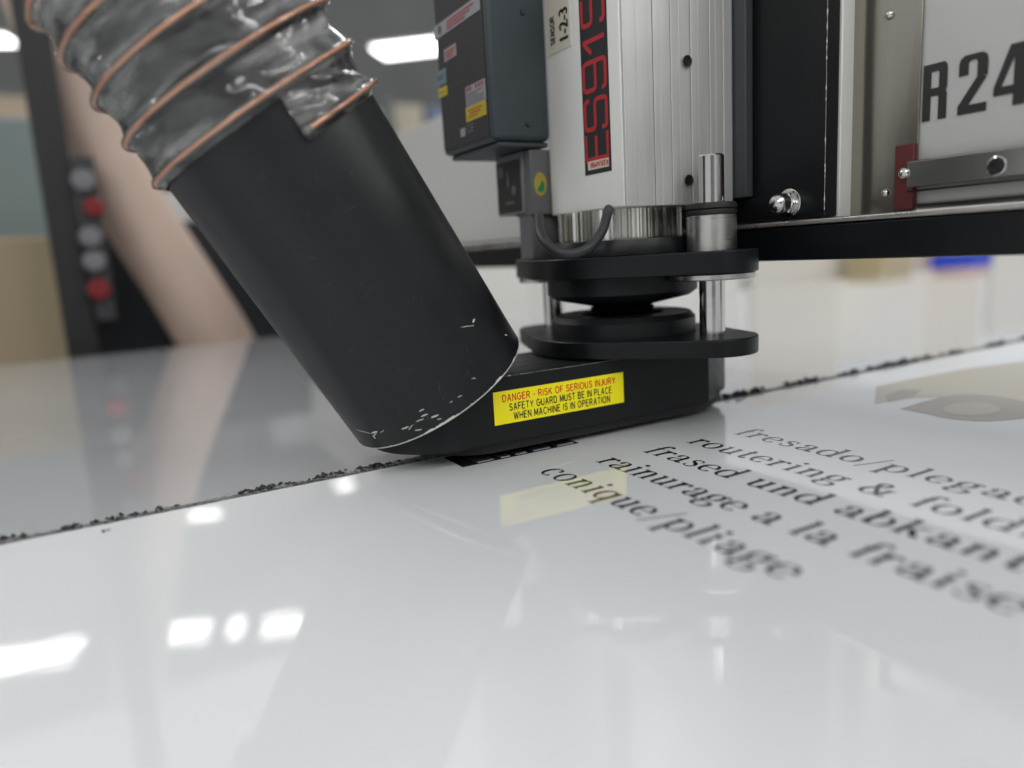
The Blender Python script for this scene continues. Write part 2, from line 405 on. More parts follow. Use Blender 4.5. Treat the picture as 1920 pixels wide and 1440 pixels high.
# ---- serif lettering
TH, TN = 0.205, 0.062
def nib(dx, dy, t): return TN+(TH-TN)*abs(dy)**1.6
def arc(cx, cy, rx, ry, a0, a1, n=28):
    return [(cx+rx*math.cos(math.radians(a0+(a1-a0)*i/n)), cy+ry*math.sin(math.radians(a0+(a1-a0)*i/n))) for i in range(n+1)]
def sp2(pts, n=7): return [(v.x, v.y) for v in spline([(x, y, 0) for x, y in pts], n)]
def glyph(ch):
    g = Ink(); S = lambda pts: g.stroke(sp2(pts), nib)
    def stem(x, a, b): g.rect(x-TH/2, a, x+TH/2, b)
    def serif(x, y, l=0.19, r=0.19): g.rect(x-l, y-(TN if y > 0.5 else 0), x+r, y+(0 if y > 0.5 else TN))
    def flag(x, y): g.quad((x-TH/2-0.14, y-0.075), (x-TH/2-0.14, y-0.025), (x+TH/2, y), (x, y-0.14))
    W = 0.95
    if ch == 'o': g.stroke(arc(.45, .49, .35, .47, 0, 360, 40), nib); W = .92
    elif ch == 'c': g.stroke(arc(.44, .49, .35, .47, 42, 318), nib); g.disc(.68, .76, .095); W = .82
    elif ch == 'e': g.stroke(arc(.43, .49, .35, .47, 5, 318), nib); g.rect(.1, .49, .83, .49+TN); W = .85
    elif ch in 'nu':
        if ch == 'n':
            stem(.24, 0, .96); flag(.24, .99); S([(.26, .62), (.38, .86), (.55, .95), (.71, .86), (.77, .6)]); stem(.77, 0, .66); serif(.24, 0); serif(.77, 0); W = 1.02
        else:
            stem(.22, .3, .97); flag(.22, .99); S([(.22, .36), (.28, .1), (.44, .02), (.62, .1), (.74, .34)]); stem(.76, 0.05, .97); flag(.76, .99); g.quad((.76, 0), (1.0, 0.03), (1.0, .085), (.76, .12)); W = 1.0
    elif ch == 'i': stem(.26, 0, .96); flag(.26, .99); serif(.26, 0); g.disc(.24, 1.33, .125); W = .52
    elif ch == 'l': stem(.26, 0, 1.5); flag(.26, 1.53); serif(.26, 0); W = .52
    elif ch == 'q': g.stroke(arc(.43, .49, .34, .47, 0, 360, 40), nib); stem(.78, -.48, .97); serif(.78, -.5); W = .98
    elif ch == 'p': stem(.22, -.48, .96); flag(.22, .99); serif(.22, -.5); g.stroke(arc(.54, .49, .34, .47, 0, 360, 40), nib); W = .98
    elif ch == 'd': g.stroke(arc(.43, .49, .34, .47, 0, 360, 40), nib); stem(.77, 0, 1.5); flag(.77, 1.53); g.quad((.77, 0), (1.0, 0.03), (1.0, .085), (.77, .12)); W = .98
    elif ch == 'b': stem(.22, 0, 1.5); flag(.22, 1.53); g.stroke(arc(.54, .49, .34, .47, 0, 360, 40), nib); W = .98
    elif ch == 'k':
        stem(.24, 0, 1.5); flag(.24, 1.53); serif(.24, 0); g.stroke([(.27, .38), (.76, .95)], TN*1.1); g.stroke([(.46, .6), (.84, .03)], TH*.95); serif(.84, 0, .2, .17); serif(.76, .97, .2, .16); W = 1.0
    elif ch == 'a':
        S([(.17, .74), (.26, .92), (.44, .96), (.6, .88), (.66, .68)]); stem(.66, .14, .7); S([(.66, .2), (.72, .05), (.82, .03), (.92, .12)])
        S([(.66, .56), (.42, .5), (.2, .36), (.15, .18), (.28, .04), (.46, .06), (.66, .26)]); g.disc(.2, .74, .1); W = .9
    elif ch == 'r': stem(.24, 0, .96); flag(.24, .99); serif(.24, 0); S([(.26, .6), (.38, .86), (.54, .95), (.64, .92)]); g.disc(.64, .84, .105); W = .74
    elif ch == 's':
        g.stroke(sp2([(.6, .76), (.52, .92), (.36, .96), (.19, .88), (.17, .7), (.36, .56), (.54, .43), (.63, .27), (.56, .08), (.38, .0), (.2, .06), (.13, .24)]),
                 lambda dx, dy, t: TN+(TH*.95-TN)*max(0, 1-abs(t-.5)*2.6)); g.rect(.57, .68, .62, .98); g.rect(.11, .0, .16, .3); W = .74
    elif ch == 'f': stem(.28, 0, 1.2); S([(.28, 1.1), (.32, 1.38), (.45, 1.52), (.6, 1.5)]); g.disc(.62, 1.41, .105); g.rect(.04, .9, .56, .9+TN); serif(.28, 0); W = .58
    elif ch == 't': stem(.28, .2, 1.22); S([(.28, .26), (.33, .06), (.45, .02), (.58, .16)]); g.rect(.06, .9, .56, .9+TN); W = .62
    elif ch == 'g':
        g.stroke(arc(.4, .63, .27, .33, 0, 360, 32), nib); S([(.24, .36), (.14, .22), (.24, .1), (.5, .07), (.74, -.02), (.78, -.2), (.62, -.42), (.36, -.46), (.13, -.36), (.1, -.18), (.24, .06)])
        S([(.6, .86), (.7, .96), (.8, .95)]); g.disc(.82, .9, .08); W = .88
    elif ch == '/': g.stroke([(.04, -.3), (.6, 1.5)], TN*1.2); W = .64
    elif ch == '&':
        g.stroke(sp2([(1.12, .12), (.98, .02), (.8, .16), (.34, .98), (.33, 1.28), (.5, 1.42), (.66, 1.3), (.62, 1.06), (.24, .66), (.12, .36), (.24, .08), (.5, 0), (.82, .24), (1.0, .78)]), nib); g.rect(.84, .76, 1.18, .76+TN); W = 1.28
    else: W = .5
    return g, W
def serif_line(text, xbase, ystart, yend, xh, parent):
    full = Ink(); widths = []
    gl = [glyph(c) for c in text]
    total = sum(W for _, W in gl)*xh
    extra = ((ystart-yend)-total)/(len(text)-1)/xh
    x = 0
    for g, W in gl:
        for P in g.polys: full.polys.append([(px+x, py) for px, py in P])
        x += W+extra
    full.build('text_line', M_print, parent, (xbase, ystart, 0), (0, -1, 0), (1, 0, 0), 0.00012, xh, xh)
XH = 0.0160
serif_line('conique/pliage', 0.2485, 0.4235, 0.2130, XH, pn)
serif_line('rainurage a la fraise', 0.2935, 0.4190, 0.1400, XH, pn)
serif_line('frased und abkanten', 0.3350, 0.4180, 0.1260, XH, pn)
serif_line('routering & folding', 0.3760, 0.4160, 0.1400, XH, pn)
serif_line('fresado/plegado', 0.4210, 0.4120, 0.1750, XH, pn)

# ---- swarf along the groove
OCT = ((0, 2, 4), (2, 1, 4), (1, 3, 4), (3, 0, 4), (2, 0, 5), (1, 2, 5), (3, 1, 5), (0, 3, 5))
def chip(bm, c, s, flat=0.6):
    """an irregular eight-sided flake"""
    a = random.uniform(0, 6.28); ca, sa = math.cos(a), math.sin(a); le = random.uniform(.5, 1.3)
    vs = []
    for x, y, z in ((le, 0, .3), (-le, 0, .2), (0, .5, .3), (0, -.5, .25), (0.1, 0, .75), (0, 0, 0)):
        x, y = (x+random.uniform(-.25, .25))*s*.6, (y+random.uniform(-.25, .25))*s*.6
        vs.append(bm.verts.new((c[0]+x*ca-y*sa, c[1]+x*sa+y*ca, c[2]+max(0, z+random.uniform(-.2, .2))*s*flat)))
    for t in OCT: bm.faces.new([vs[k] for k in t])
M_swarf = mat('swarf', (0.018, 0.018, 0.019), 0.55, var=0.5, vscale=300)
bm = bmesh.new()
clusters = [random.uniform(-0.3, 1.3) for _ in range(60)]
for cxx in clusters:
    for _ in range(random.randint(4, 12)):
        x = cxx+random.gauss(0, .009); y = YC+abs(random.gauss(0.0030, .0022)); chip(bm, (x, y, 0.0002), random.uniform(.0020, .0056)*(1.0 if x < .45 else 1.9))
for _ in range(650):
    x = random.uniform(-0.32, 1.35); chip(bm, (x, YC+random.gauss(0.0016, .0020), -0.0012), random.uniform(.0008, .0022))
for _ in range(1500):
    x = random.uniform(-0.32, 1.2); chip(bm, (x, YC+0.0012+random.gauss(0.001, .0020), 0.0), random.uniform(.0004, .0011))
for cxx in clusters[:24]:
    for _ in range(3): chip(bm, (cxx+random.gauss(0, .004), YC+random.uniform(.001, .006), 0.0002), random.uniform(.0040, .0075)*(1 if cxx < .45 else 1.5), .7)
o = obj('swarf', bm, M_swarf, smooth=False); o['kind'] = 'stuff'
tag(o, 'black plastic swarf scattered along the routed groove', 'swarf')
bm = bmesh.new(); p = at(196, 997, 'z', 0)
for k in range(4): chip(bm, (p.x+random.gauss(0, .0012), p.y+random.gauss(0, .0012), 0.0001), .0024)
bmd = bmesh.new()
for _ in range(6000):
    x = random.uniform(-0.32, 1.2); chip(bmd, (x, YC+random.gauss(0.0022, .0027), -0.0001), random.uniform(.0006, .0023))
for _ in range(260):
    x = random.uniform(-0.3, 1.0); y = random.uniform(0.05, 0.9); chip(bmd, (x, y, 0.0), random.uniform(.00015, .0004))
o = obj('dust', bmd, mat('dust_grey', (.30, .30, .30), .7, var=.6, vscale=300), smooth=False); o['kind'] = 'stuff'
tag(o, 'fine grey dust lying along the routed groove', 'dust')
for (x0, y0, x1, y1, wd) in ((770, 945, 940, 1012, .0005), (452, 1385, 472, 1360, .0009), (640, 1120, 700, 1108, .0003), (1180, 1230, 1240, 1290, .0003), (1020, 880, 1090, 862, .0004), (860, 1240, 905, 1180, .0003)):
    a_, b_ = at(x0, y0, 'z', 0), at(x1, y1, 'z', 0); P = []
    for i in range(9):
        q = a_.lerp(b_, i/8); P.append((q.x+random.gauss(0, .0003), q.y+random.gauss(0, .0003)))
    ink = Ink(); ink.stroke(P, lambda dx, dy, t: wd*(.2+math.sin(math.pi*t)))
    ink.build('scratch', mat('scratch_pale', (.86, .86, .86), .45), pn, (0, 0, 0), (1, 0, 0), (0, 1, 0), 0.00005)
tag(obj('plastic_chip', bm, M_swarf, smooth=False), 'single dark plastic chip lying apart from the groove on the white panel', 'chip')

# ---------------------------------------------------------------- dust guard: shoe, base plate, guide rods, tube
YM = 0.515                                   # middle of guard and spindle
LEAN = math.radians(30)
U = Vector((-math.sin(LEAN), 0, math.cos(LEAN))); E1 = Vector((math.cos(LEAN), 0, math.sin(LEAN))); E2 = Vector((0, 1, 0))
E0 = Vector((0.217, YM, 0.0533)); RT = 0.072
YF = 0.4658                                  # front face of the shoe
HW = YM-YF
guard = thing('dust_guard', 'black extraction guard with yellow danger sticker and slanted round tube', 'dust guard', (0.30, YM, 0.0))
cxl = 0.214
pts = [(cxl+HW*math.cos(math.radians(a)), YM+HW*math.sin(math.radians(a))) for a in range(90, 271, 6)]
pts += [(0.449, YF), (0.500, YF+0.032), (0.506, YF+.040), (0.506, YM+HW-.040), (0.500, YM+HW-.032), (0.449, YM+HW)]
bm = prism(pts, 0.0130, 0.0622)
bmesh.ops.bevel(bm, geom=[e for e in bm.edges if abs(e.verts[0].co.z-e.verts[1].co.z) < 1e-6], offset=0.0016, segments=3, profile=0.5, affect='EDGES')
bmesh.ops.bisect_plane(bm, geom=bm.verts[:]+bm.edges[:]+bm.faces[:], plane_co=E0+U*0.001, plane_no=U, clear_outer=True)
bmesh.ops.holes_fill(bm, edges=bm.edges[:])
shoe = obj('shoe', bm, M_black, guard); shoe.data.set_sharp_from_angle(angle=math.radians(24))
# slim skirt added under the shoe, shaped to block light and darken the gap
obj('skirt', prism([(cxl+.030+(HW-.006)*math.cos(math.radians(a)), YM+(HW-.006)*math.sin(math.radians(a))) for a in range(90, 271, 6)] +
    [(0.45, YF+.006), (0.492, YF+0.030), (0.500, YM), (0.492, YM+.02), (0.45, YM+HW-.006)], 0.0050, 0.0135), M_rubber, guard)
# round tube with a wall
RI = 0.0685
prof = [(RI, 0.0), (RT-0.0008, 0.0), (RT, 0.0008)]+[(RT, 0.01*k) for k in range(1, 33)]+[(RT-.0005, 0.322), (RI, 0.322), (RI, 0.0)]
tube = obj('tube', lathe(prof, E0, U, 128), M_tube, guard)
def on_tube(px, py):
    """point on the tube's outside met by a photo pixel"""
    d = (fw + rt*((px-960)/F_PX) + dn*((py-720)/F_PX)).normalized(); q = EYE-E0
    a_ = d-U*d.dot(U); b_ = q-U*q.dot(U)
    A, B, Cc = a_.dot(a_), 2*a_.dot(b_), b_.dot(b_)-RT*RT
    D = B*B-4*A*Cc
    if D < 0: return None
    return EYE+d*((-B-math.sqrt(D))/(2*A))
# bare chipped rim
bm = bmesh.new()
def rimpt(t, r, s): return E0+(E1*math.cos(t)+E2*math.sin(t))*r+U*s
N = 420; T0, T1 = math.radians(-172), math.radians(-12)
prev = None
rw = 0.4
for i in range(N+1):
    t = T0+(T1-T0)*i/N
    rw = min(1, max(0.0, rw+random.gauss(0, .12)))
    wgt = 0.00045+0.0011*rw**2
    if math.degrees(t) < -140 or math.degrees(t) > -30: wgt *= 0.5
    if random.random() < .025: wgt += random.uniform(.0004, .0013)
    cur = [bm.verts.new(rimpt(t, RT-0.0016, -0.00025)), bm.verts.new(rimpt(t, RT-0.0002, -0.0003)), bm.verts.new(rimpt(t, RT+0.00012, 0.0006)), bm.verts.new(rimpt(t, RT+0.00012, wgt))]
    if prev:
        for k in range(3): bm.faces.new((prev[k], cur[k], cur[k+1], prev[k+1]))
    prev = cur
obj('chipped_rim', bm, M_chip, tube)
# scratches in the coating
def scratch(pxs, wpx, name='scratch'):
    P = [on_tube(*p) for p in pxs]
    P = [p for p in P if p is not None]
    if len(P) < 2: return
    bm = bmesh.new(); prev = None; n = len(P)
    for i, p in enumerate(P):
        nr = (p-E0)-U*(p-E0).dot(U); nr.normalize()
        d = (P[min(i+1, n-1)]-P[max(i-1, 0)]).normalized(); s = nr.cross(d)
        ww = wpx*0.00040*(0.25+0.75*math.sin(math.pi*(i+.4)/(n)))
        cur = (bm.verts.new(p+s*ww/2+nr*0.0001), bm.verts.new(p-s*ww/2+nr*0.0001))
        if prev: bm.faces.new((prev[0], prev[1], cur[1], cur[0]))
        prev = cur
    obj(name, bm, M_chip, tube, smooth=False)
def line(x0, y0, x1, y1, n=5, j=.6): return [(x0+(x1-x0)*i/n+random.uniform(-j, j), y0+(y1-y0)*i/n+random.uniform(-j, j)) for i in range(n+1)]
for a_ in ((753, 805, 766, 800, 2.4), (766, 807, 774, 796, 1.3), (778, 807, 791, 805, 1.8), (780, 791, 794, 785, 1.8), (789, 781, 802, 776, 2.2),
           (808, 783, 822, 778, 2.6), (786, 771, 795, 767, 1.6), (858, 745, 866, 741, 1.3), (886, 605, 890, 598, 3.0), (864, 613, 889, 610, 1.0),
           (667, 805, 695, 813, 1.4), (696, 812, 708, 809, 2.6), (699, 815, 704, 822, 2.6), (820, 786, 828, 785, 1.2), (947, 628, 951, 629, 2.2),
           (843, 755, 848, 752, 1.0), (884, 710, 892, 709, .9), (713, 812, 720, 806, 1.0), (700, 818, 706, 812, 1.6)):
    scratch(line(*a_[:4]), a_[4])
def arc_(cx, cy, rx, ry, a0, a1, n=12): return [(cx+rx*math.cos(math.radians(a0+(a1-a0)*i/n)), cy+ry*math.sin(math.radians(a0+(a1-a0)*i/n))) for i in range(n+1)]
def sans(ch):
    '''strokes of a plain sans capital, height 1 between stroke centres'''
    A = arc_
    G = {'A': (.78, [[(.02, -.08), (.37, 1.06)], [(.41, 1.06), (.76, -.08)], [(.15, .34), (.63, .34)]]), 'B': (.66, [[(.35, .53), (0, .53), (0, 1), (.35, 1)]+A(.35, .765, .24, .235, 90, -90), [(0, .53), (0, 0), (.37, 0)]+A(.37, .265, .27, .265, -90, 90)]),
         'C': (.74, [A(.40, .5, .40, .5, 48, 312, 20)]), 'D': (.72, [[(0, 0), (0, 1), (.3, 1)]+A(.3, .5, .40, .5, 90, -90, 16)+[(0, 0)]]),
         'E': (.62, [[(.60, 1), (0, 1), (0, 0), (.62, 0)], [(0, .53), (.54, .53)]]), 'F': (.58, [[(.58, 1), (0, 1), (0, 0)], [(0, .52), (.5, .52)]]),
         'G': (.80, [A(.41, .5, .41, .5, 50, 330, 20)+[(.78, .48), (.45, .48)]]), 'H': (.70, [[(0, 0), (0, 1)], [(.70, 0), (.70, 1)], [(0, .52), (.70, .52)]]),
         'I': (.0, [[(0, 0), (0, 1)]]), 'J': (.46, [[(.46, 1), (.46, .25)]+A(.23, .25, .23, .25, 0, -170, 10)]), 'K': (.68, [[(0, 0), (0, 1)], [(.64, 1), (.02, .36)], [(.24, .58), (.68, 0)]]),
         'L': (.54, [[(0, 1), (0, 0), (.54, 0)]]), 'M': (.80, [[(0, -.08), (0, 1.08)], [(.02, 1.0), (.40, .1)], [(.40, .1), (.78, 1.0)], [(.80, 1.08), (.80, -.08)]]), 'N': (.70, [[(0, -.08), (0, 1.08)], [(0.02, 1.0), (.68, 0.0)], [(.70, -.08), (.70, 1.08)]]),
         'O': (.84, [A(.42, .5, .42, .5, 0, 360, 28)]), 'P': (.64, [[(0, 0), (0, 1), (.36, 1)]+A(.36, .735, .27, .265, 90, -90)+[(0, .47)]]),
         'R': (.70, [[(0, 0), (0, 1), (.38, 1)]+A(.38, .745, .27, .255, 90, -90)+[(0, .49)], [(.34, .49), (.70, 0)]]),
         'S': (.66, [A(.33, .75, .29, .25, 20, 250, 14)+A(.33, .26, .31, .26, 70, -160, 14)]), 'T': (.68, [[(0, 1), (.68, 1)], [(.34, 1), (.34, 0)]]),
         'U': (.70, [[(0, 1), (0, .34)]+A(.35, .34, .35, .34, 180, 360, 14)+[(.70, 1)]]), 'W': (1.06, [[(0, 1.08), (.26, -.06)], [(.26, -.06), (.53, 1.0)], [(.53, 1.0), (.80, -.06)], [(.80, -.06), (1.06, 1.08)]]), 'Y': (.74, [[(0, 1), (.37, .45), (.74, 1)], [(.37, .47), (.37, 0)]]), '-': (.3, [[(0, .40), (.3, .40)]])}
    return G.get(ch, (.16, []))
def sans_line(text, m_, parent, o, u, v, width, height, lift, wt=.195):
    ink = Ink(); x = 0.0
    for ch in text:
        wd, st_ = sans(ch)
        for P in st_: ink.stroke([(px+x, py) for px, py in P], wt)
        x += wd+.35
    x0, x1 = ink.extent(); sx = width/(x1-x0)
    ink.polys = [[(px-x0, py+wt/2) for px, py in P] for P in ink.polys]
    return ink.build('lettering', m_, parent, o, u, v, lift, sx, height/(1+wt))
M_scuff = mat('scuff', (.045, .047, .048), .6)
bm = bmesh.new()
for _ in range(90):
    p0 = on_tube(random.uniform(420, 920), random.uniform(260, 800))
    if p0 is None or (p0-E0).dot(U) < .004 or (p0-E0).dot(U) > .20: continue
    nr = ((p0-E0)-U*(p0-E0).dot(U)).normalized(); tg = U.cross(nr); a_ = random.gauss(.5, .7)
    d_ = tg*math.cos(a_)+U*math.sin(a_); s_ = nr.cross(d_); ln = random.uniform(.001, .009); ww = random.uniform(.00008, .00025)
    q = [p0+nr*.00006+d_*ln*t_-nr*((ln*t_*math.cos(a_))**2/(2*RT)) for t_ in (-.5, 0, .5)]
    vs_ = [(bm.verts.new(x_+s_*ww*k_), bm.verts.new(x_-s_*ww*k_)) for x_, k_ in zip(q, (.2, 1, .2))]
    for A_, B_ in zip(vs_[:-1], vs_[1:]): bm.faces.new((A_[0], A_[1], B_[1], B_[0]))
obj('scuff_marks', bm, M_scuff, tube, smooth=False)['kind'] = 'stuff'
# danger sticker on the shoe's front face
LX0, LX1, LZ0, LZ1 = 0.2393, 0.3570, 0.0268, 0.0514
st = decal('danger_sticker', M_yellow, shoe, (LX0, YF, LZ0), (1, 0, 0), (0, 0, 1), LX1-LX0, LZ1-LZ0, 0.00025)
st['label'] = 'yellow danger sticker with red and black capitals'
lw, lh = LX1-LX0, LZ1-LZ0
for (txt, m_, x0, x1, z0) in (('DANGER - RISK OF SERIOUS INJURY', M_red, .060, .932, .660), ('SAFETY GUARD MUST BE IN PLACE', M_ink, .108, .897, .368), ('WHEN MACHINE IS IN OPERATION', M_ink, .135, .883, .082)):
    sans_line(txt, m_, st, (LX0+lw*x0, YF, LZ0+lh*z0), (1, 0, 0), (0, 0, 1), lw*(x1-x0), lh*.235, 0.0004)
# chipped top edge of the shoe
pts = []
for i in range(60):
    t = i/59; pts.append((0.2535+0.10*t, YF+0.0005+random.uniform(-.0001, .0001), 0.0619+random.uniform(-.00015, .0001)))
obj('worn_edge', tubepath(pts, lambda t: 0.00012+0.00030*max(0, random.gauss(.5, .4))*(1-.6*t), 5), mat('worn', (.20, .20, .195), .5), shoe)
bm = bmesh.new()
for k in range(5): chip(bm, (0.2535+random.gauss(0, .0006), YF-.0003+random.gauss(0, .0003), 0.0618), .0011, 1)
obj('coating_flake', bm, M_chip, shoe, smooth=False)

RODA = Vector((0.4170, 0.428, 0)); RODB = Vector((0.3815, 0.602, 0)); AX = Vector((0.396, YM, 0))
plan = hull(circle_pts(AX, .080, 72)+circle_pts(RODA, .0345, 48)+circle_pts(RODB, .0345, 48))
base = obj('base_plate', prism(plan, 0.0640, 0.0775), M_black2, guard, bevel=0.0009)
obj('bearing_ring', lathe([(.036, .0776), (.062, .0776), (.062, .089), (.058, .0935), (.036, .0935), (.036, .0776)], AX, n=64), M_black, guard)
for q in (RODA, RODB):
    top = 0.214
    obj('guide_rod', lathe([(0, .0776), (.0098, .0776), (.0098, top-.0012), (.0088, top), (0, top)], q, n=48), M_steel, guard)

# ---------------------------------------------------------------- spindle with clamp plate and carriage
sp = thing('router_spindle', 'silver ribbed router spindle with red lettered sticker and black clamp plate', 'spindle', (0.41, 0.505, 0.0))
SX0, SX1, SY0, SY1, SZ0, SZ1 = 0.355, 0.466, 0.452, 0.5565, 0.1795, 0.42
body = obj('body', mkbox(SX0, SX1, SY0+.0025, SY1, SZ0, SZ1), M_alu, sp, bevel=0.0012)
# vertical ribs on the side face
edges = [SX0+.0005]
for wv in (0.012, .0165, .0065, .0105, .0085, .0115, .0075, .0120, .0065, .0080, .0100): edges.append(min(SX1, edges[-1]+wv))
for k in range(len(edges)-1):
    x0, x1 = edges[k]+.00018, edges[k+1]-.00018
    if x1-x0 < .001: continue
    dep = (0, .0007, .0001, .0006, .0002, .0008, 0, .0006, .0002, .0008, .0004)[k]
    bmv = prism([(x0, SY0+.0028), (x1, SY0+.0028), (x1, SY0+dep+.0003), (x1-.0004, SY0+dep), (x0+.0004, SY0+dep), (x0, SY0+dep+.0003)], SZ0+.0002, SZ1)
    obj('rib', bmv, M_alu_rib, body)
for (px, py) in ((1287, 115), (1290, 338)):
    p = at(px, py, 'y', SY0); d = Vector((0, -1, 0))
    obj('mounting_hole', lathe([(0, .0002), (.0030, .0002), (.0034, .0014), (.0042, .0016), (.0042, .0008), (0, .0001)], p+Vector((0, -.0001, 0)), d, 24), mat('hole_dark', (.03, .03, .03), .4, metal=.6), body)
# small nicks on the front
for (px, py, ln) in ((1112, 346, .0022), (1088, 215, .0012)):
    p = at(px, py, 'x', SX0)
    ink = Ink(); ink.quad((0, 0), (ln, .0003), (ln*1.1, .0009), (ln*.5, .0006)); ink.build('nick', M_cream, body, p, (0, -1, 0), (0, 0, 1), .0001)
# stickers on the front face (-X): u runs along -Y, v up
FU, FV = Vector((0, -1, 0)), Vector((0, 0, 1))
def face_rect(pa, pb, x):
    a_, b_ = at(*pa, 'x', x), at(*pb, 'x', x); return a_, b_
a_ = at(1098, 330, 'x', SX0); b_ = at(1147.5, 327, 'x', SX0); t_ = at(1086.7, 0, 'x', SX0)
sw = a_.y-b_.y; sh = 0.42-a_.z-.004
ms = decal('model_sticker', M_stk_dark, body, (SX0, a_.y, a_.z), FU, FV, sw, sh, .0003)
ms['label'] = 'charcoal strip sticker lettered ES915 in red'
# red letters reading upwards: u_text = +Z, v_text = +Y
ink = Ink(); cw = sw*.80; sk = sw*.098
def letter(pts, x0, wdt, closed=False): ink.stroke([(x0+px*wdt, py*cw) for px, py in pts], sk)
def rnd(pts, r=.16, n=4):
    out = [pts[0]]
    for a0, b0, c0 in zip(pts[:-2], pts[1:-1], pts[2:]):
        A, B, C_ = Vector(a0), Vector(b0), Vector(c0); p0 = B+(A-B).normalized()*min(r, (A-B).length/2); p1 = B+(C_-B).normalized()*min(r, (C_-B).length/2)
        for k in range(n+1):
            t = k/n; q = p0*(1-t)**2+B*2*t*(1-t)+p1*t*t; out.append((q.x, q.y))
    return out+[pts[-1]]
zz = lambda py: at(1120, py, 'x', SX0).z - a_.z
spans = {'E': (298, 250), 'S': (240, 185), '9': (166, 112), '1': (96, 66), '5': (40, -14)}
for ch, (p0, p1) in spans.items():
    x0, wdt = zz(p0), zz(p1)-zz(p0)
    if ch == 'E':
        letter([(1, 1), (0, 1), (0, 0), (1, 0)], x0, wdt); letter([(0.02, .52), (.92, .52)], x0, wdt)
    elif ch == 'S': letter(rnd([(1, .78), (1, 1), (0, 1), (0, .53), (1, .53), (1, 0), (0, 0), (0, .22)]), x0, wdt)
    elif ch == '9': letter(rnd([(1, .46), (0, .46), (0, 1), (1, 1), (1, 0), (0, 0), (0, .18)]), x0, wdt); letter([(0.98, .40), (1, .6)], x0, wdt)
    elif ch == '1': letter([(0, .60), (.84, .97)], x0, wdt); letter([(.84, 1.0), (.84, 0)], x0, wdt)
    elif ch == '5': letter(rnd([(1, 1), (0.02, 1), (0.02, .55), (1, .55), (1, 0), (0, 0), (0, .18)]), x0, wdt)
ink.build('lettering', M_stk_red, ms, (SX0, b_.y+sw*.10, a_.z), (0, 0, 1), (0, 1, 0), .0005)
# small upside-down plate
k0 = at(1104, 320, 'x', SX0); k1 = at(1143, 318, 'x', SX0); k2 = at(1103, 304, 'x', SX0)
kp = decal('maker_plate', M_cream, body, (SX0-.0003, k0.y, k0.z), FU, FV, k0.y-k1.y, k2.z-k0.z, .0003)
font_on('lettering', 'KERAMIK', M_stk_red, kp, (SX0-.0008, k1.y+.0006, k2.z-.0012), -FU, -FV, (k0.y-k1.y)*.88, (k2.z-k0.z)*.6, 0, bold=.04)
# sensor sticker
s0 = at(1029, 106, 'x', SX0); s1 = at(1072, 103, 'x', SX0); s2 = at(1026, 0, 'x', SX0)
ss = decal('sensor_sticker', M_cream, body, (SX0, s0.y, s0.z), FU, FV, s0.y-s1.y, s2.z-s0.z+.008, .0006)
ss['label'] = 'cream sticker reading SENSOR 1-2-3'
sz = lambda py: at(1050, py, 'x', SX0).z; sy = lambda px: at(px, 50, 'x', SX0).y
sans_line('SENSOR', M_ink, ss, (SX0, sy(1041.5), sz(79)), (0, 0, 1), (0, 1, 0), sz(24)-sz(79), sy(1032.5)-sy(1041.5), .0009, .25)
font_on('lettering', '1-2-3', M_ink, ss, (SX0-.0008, sy(1066), sz(78)), (0, 0, 1), (0, 1, 0), sz(20)-sz(78), sy(1050)-sy(1066), 0, bold=.05)

# fluted steel sleeve under the body
bm = bmesh.new(); prof2 = []
pl = []; ang = 0.0
while ang < 2*math.pi-0.09:
    wt = random.choice((.022, .03, .045, .08)); wg = random.choice((.018, .026, .04, .06)); ro = random.choice((.0512, .0506, .0518)); ri = ro-random.choice((.0028, .0040, .0055))
    for r_, t_a in ((ri, ang), (ro, ang+.004), (ro, ang+wt), (ri, ang+wt+.004), (ri, ang+wt+wg)): pl.append((AX.x+r_*math.cos(t_a), AX.y+r_*math.sin(t_a)))
    ang += wt+wg+.004
obj('fluted_sleeve', prism(pl, 0.1500, 0.1794), M_sleeve, sp, smooth=False)
obj('nose_flange', lathe([(0, .1432), (.0715, .1432), (.0715, .1490), (.069, .1550), (.056, .1565), (0, .1565)], AX, n=80), M_black2, sp)
cp = obj('clamp_plate', prism(plan, 0.1262, 0.1428), M_black2, sp, bevel=0.0009)
pts = []
for i in range(80):
    t = i/79; q = Vector((0.352, 0.4485, .1428)).lerp(Vector((RODA.x-.030, RODA.y-.019, .1428)), t)
    pts.append(q+Vector((0, -.0002, random.uniform(-.0001, .0001))))
# nose, collet nut and cutter holder
obj('nose', lathe([(0, .1015), (.030, .1015), (.058, .1075), (.064, .112), (.064, .1260), (0, .1260)], AX, n=64), M_black, sp)
obj('collet_nut', lathe([(0, .0945), (.026, .0945), (.0275, .0990), (.0225, .1014), (0, .1014)], AX, n=40), M_black2, sp)
for q in (RODA, RODB):
    c_ = obj('collar', lathe([(.0101, .1430), (.0188, .1430), (.0188, .1690), (.0180, .1698), (.0101, .1698), (.0101, .1430)], q, n=64), M_brush, sp)
    obj('rubber_bumper', lathe([(.0101, .1700), (.0186, .1700), (.0190, .1718), (.0186, .1732), (.0176, .1737), (.0192, .1743), (.0192, .1765), (.0180, .1785), (.0101, .1785), (.0101, .1700)], q+Vector((0, 0, 0)), n=48), M_rubber, c_)
    obj('flange_washer', lathe([(.0101, .1212), (.0315, .1212), (.0322, .1220), (.0322, .1252), (.0315, .1260), (.0101, .1260), (.0101, .1212)], q, n=72), M_brush, sp)
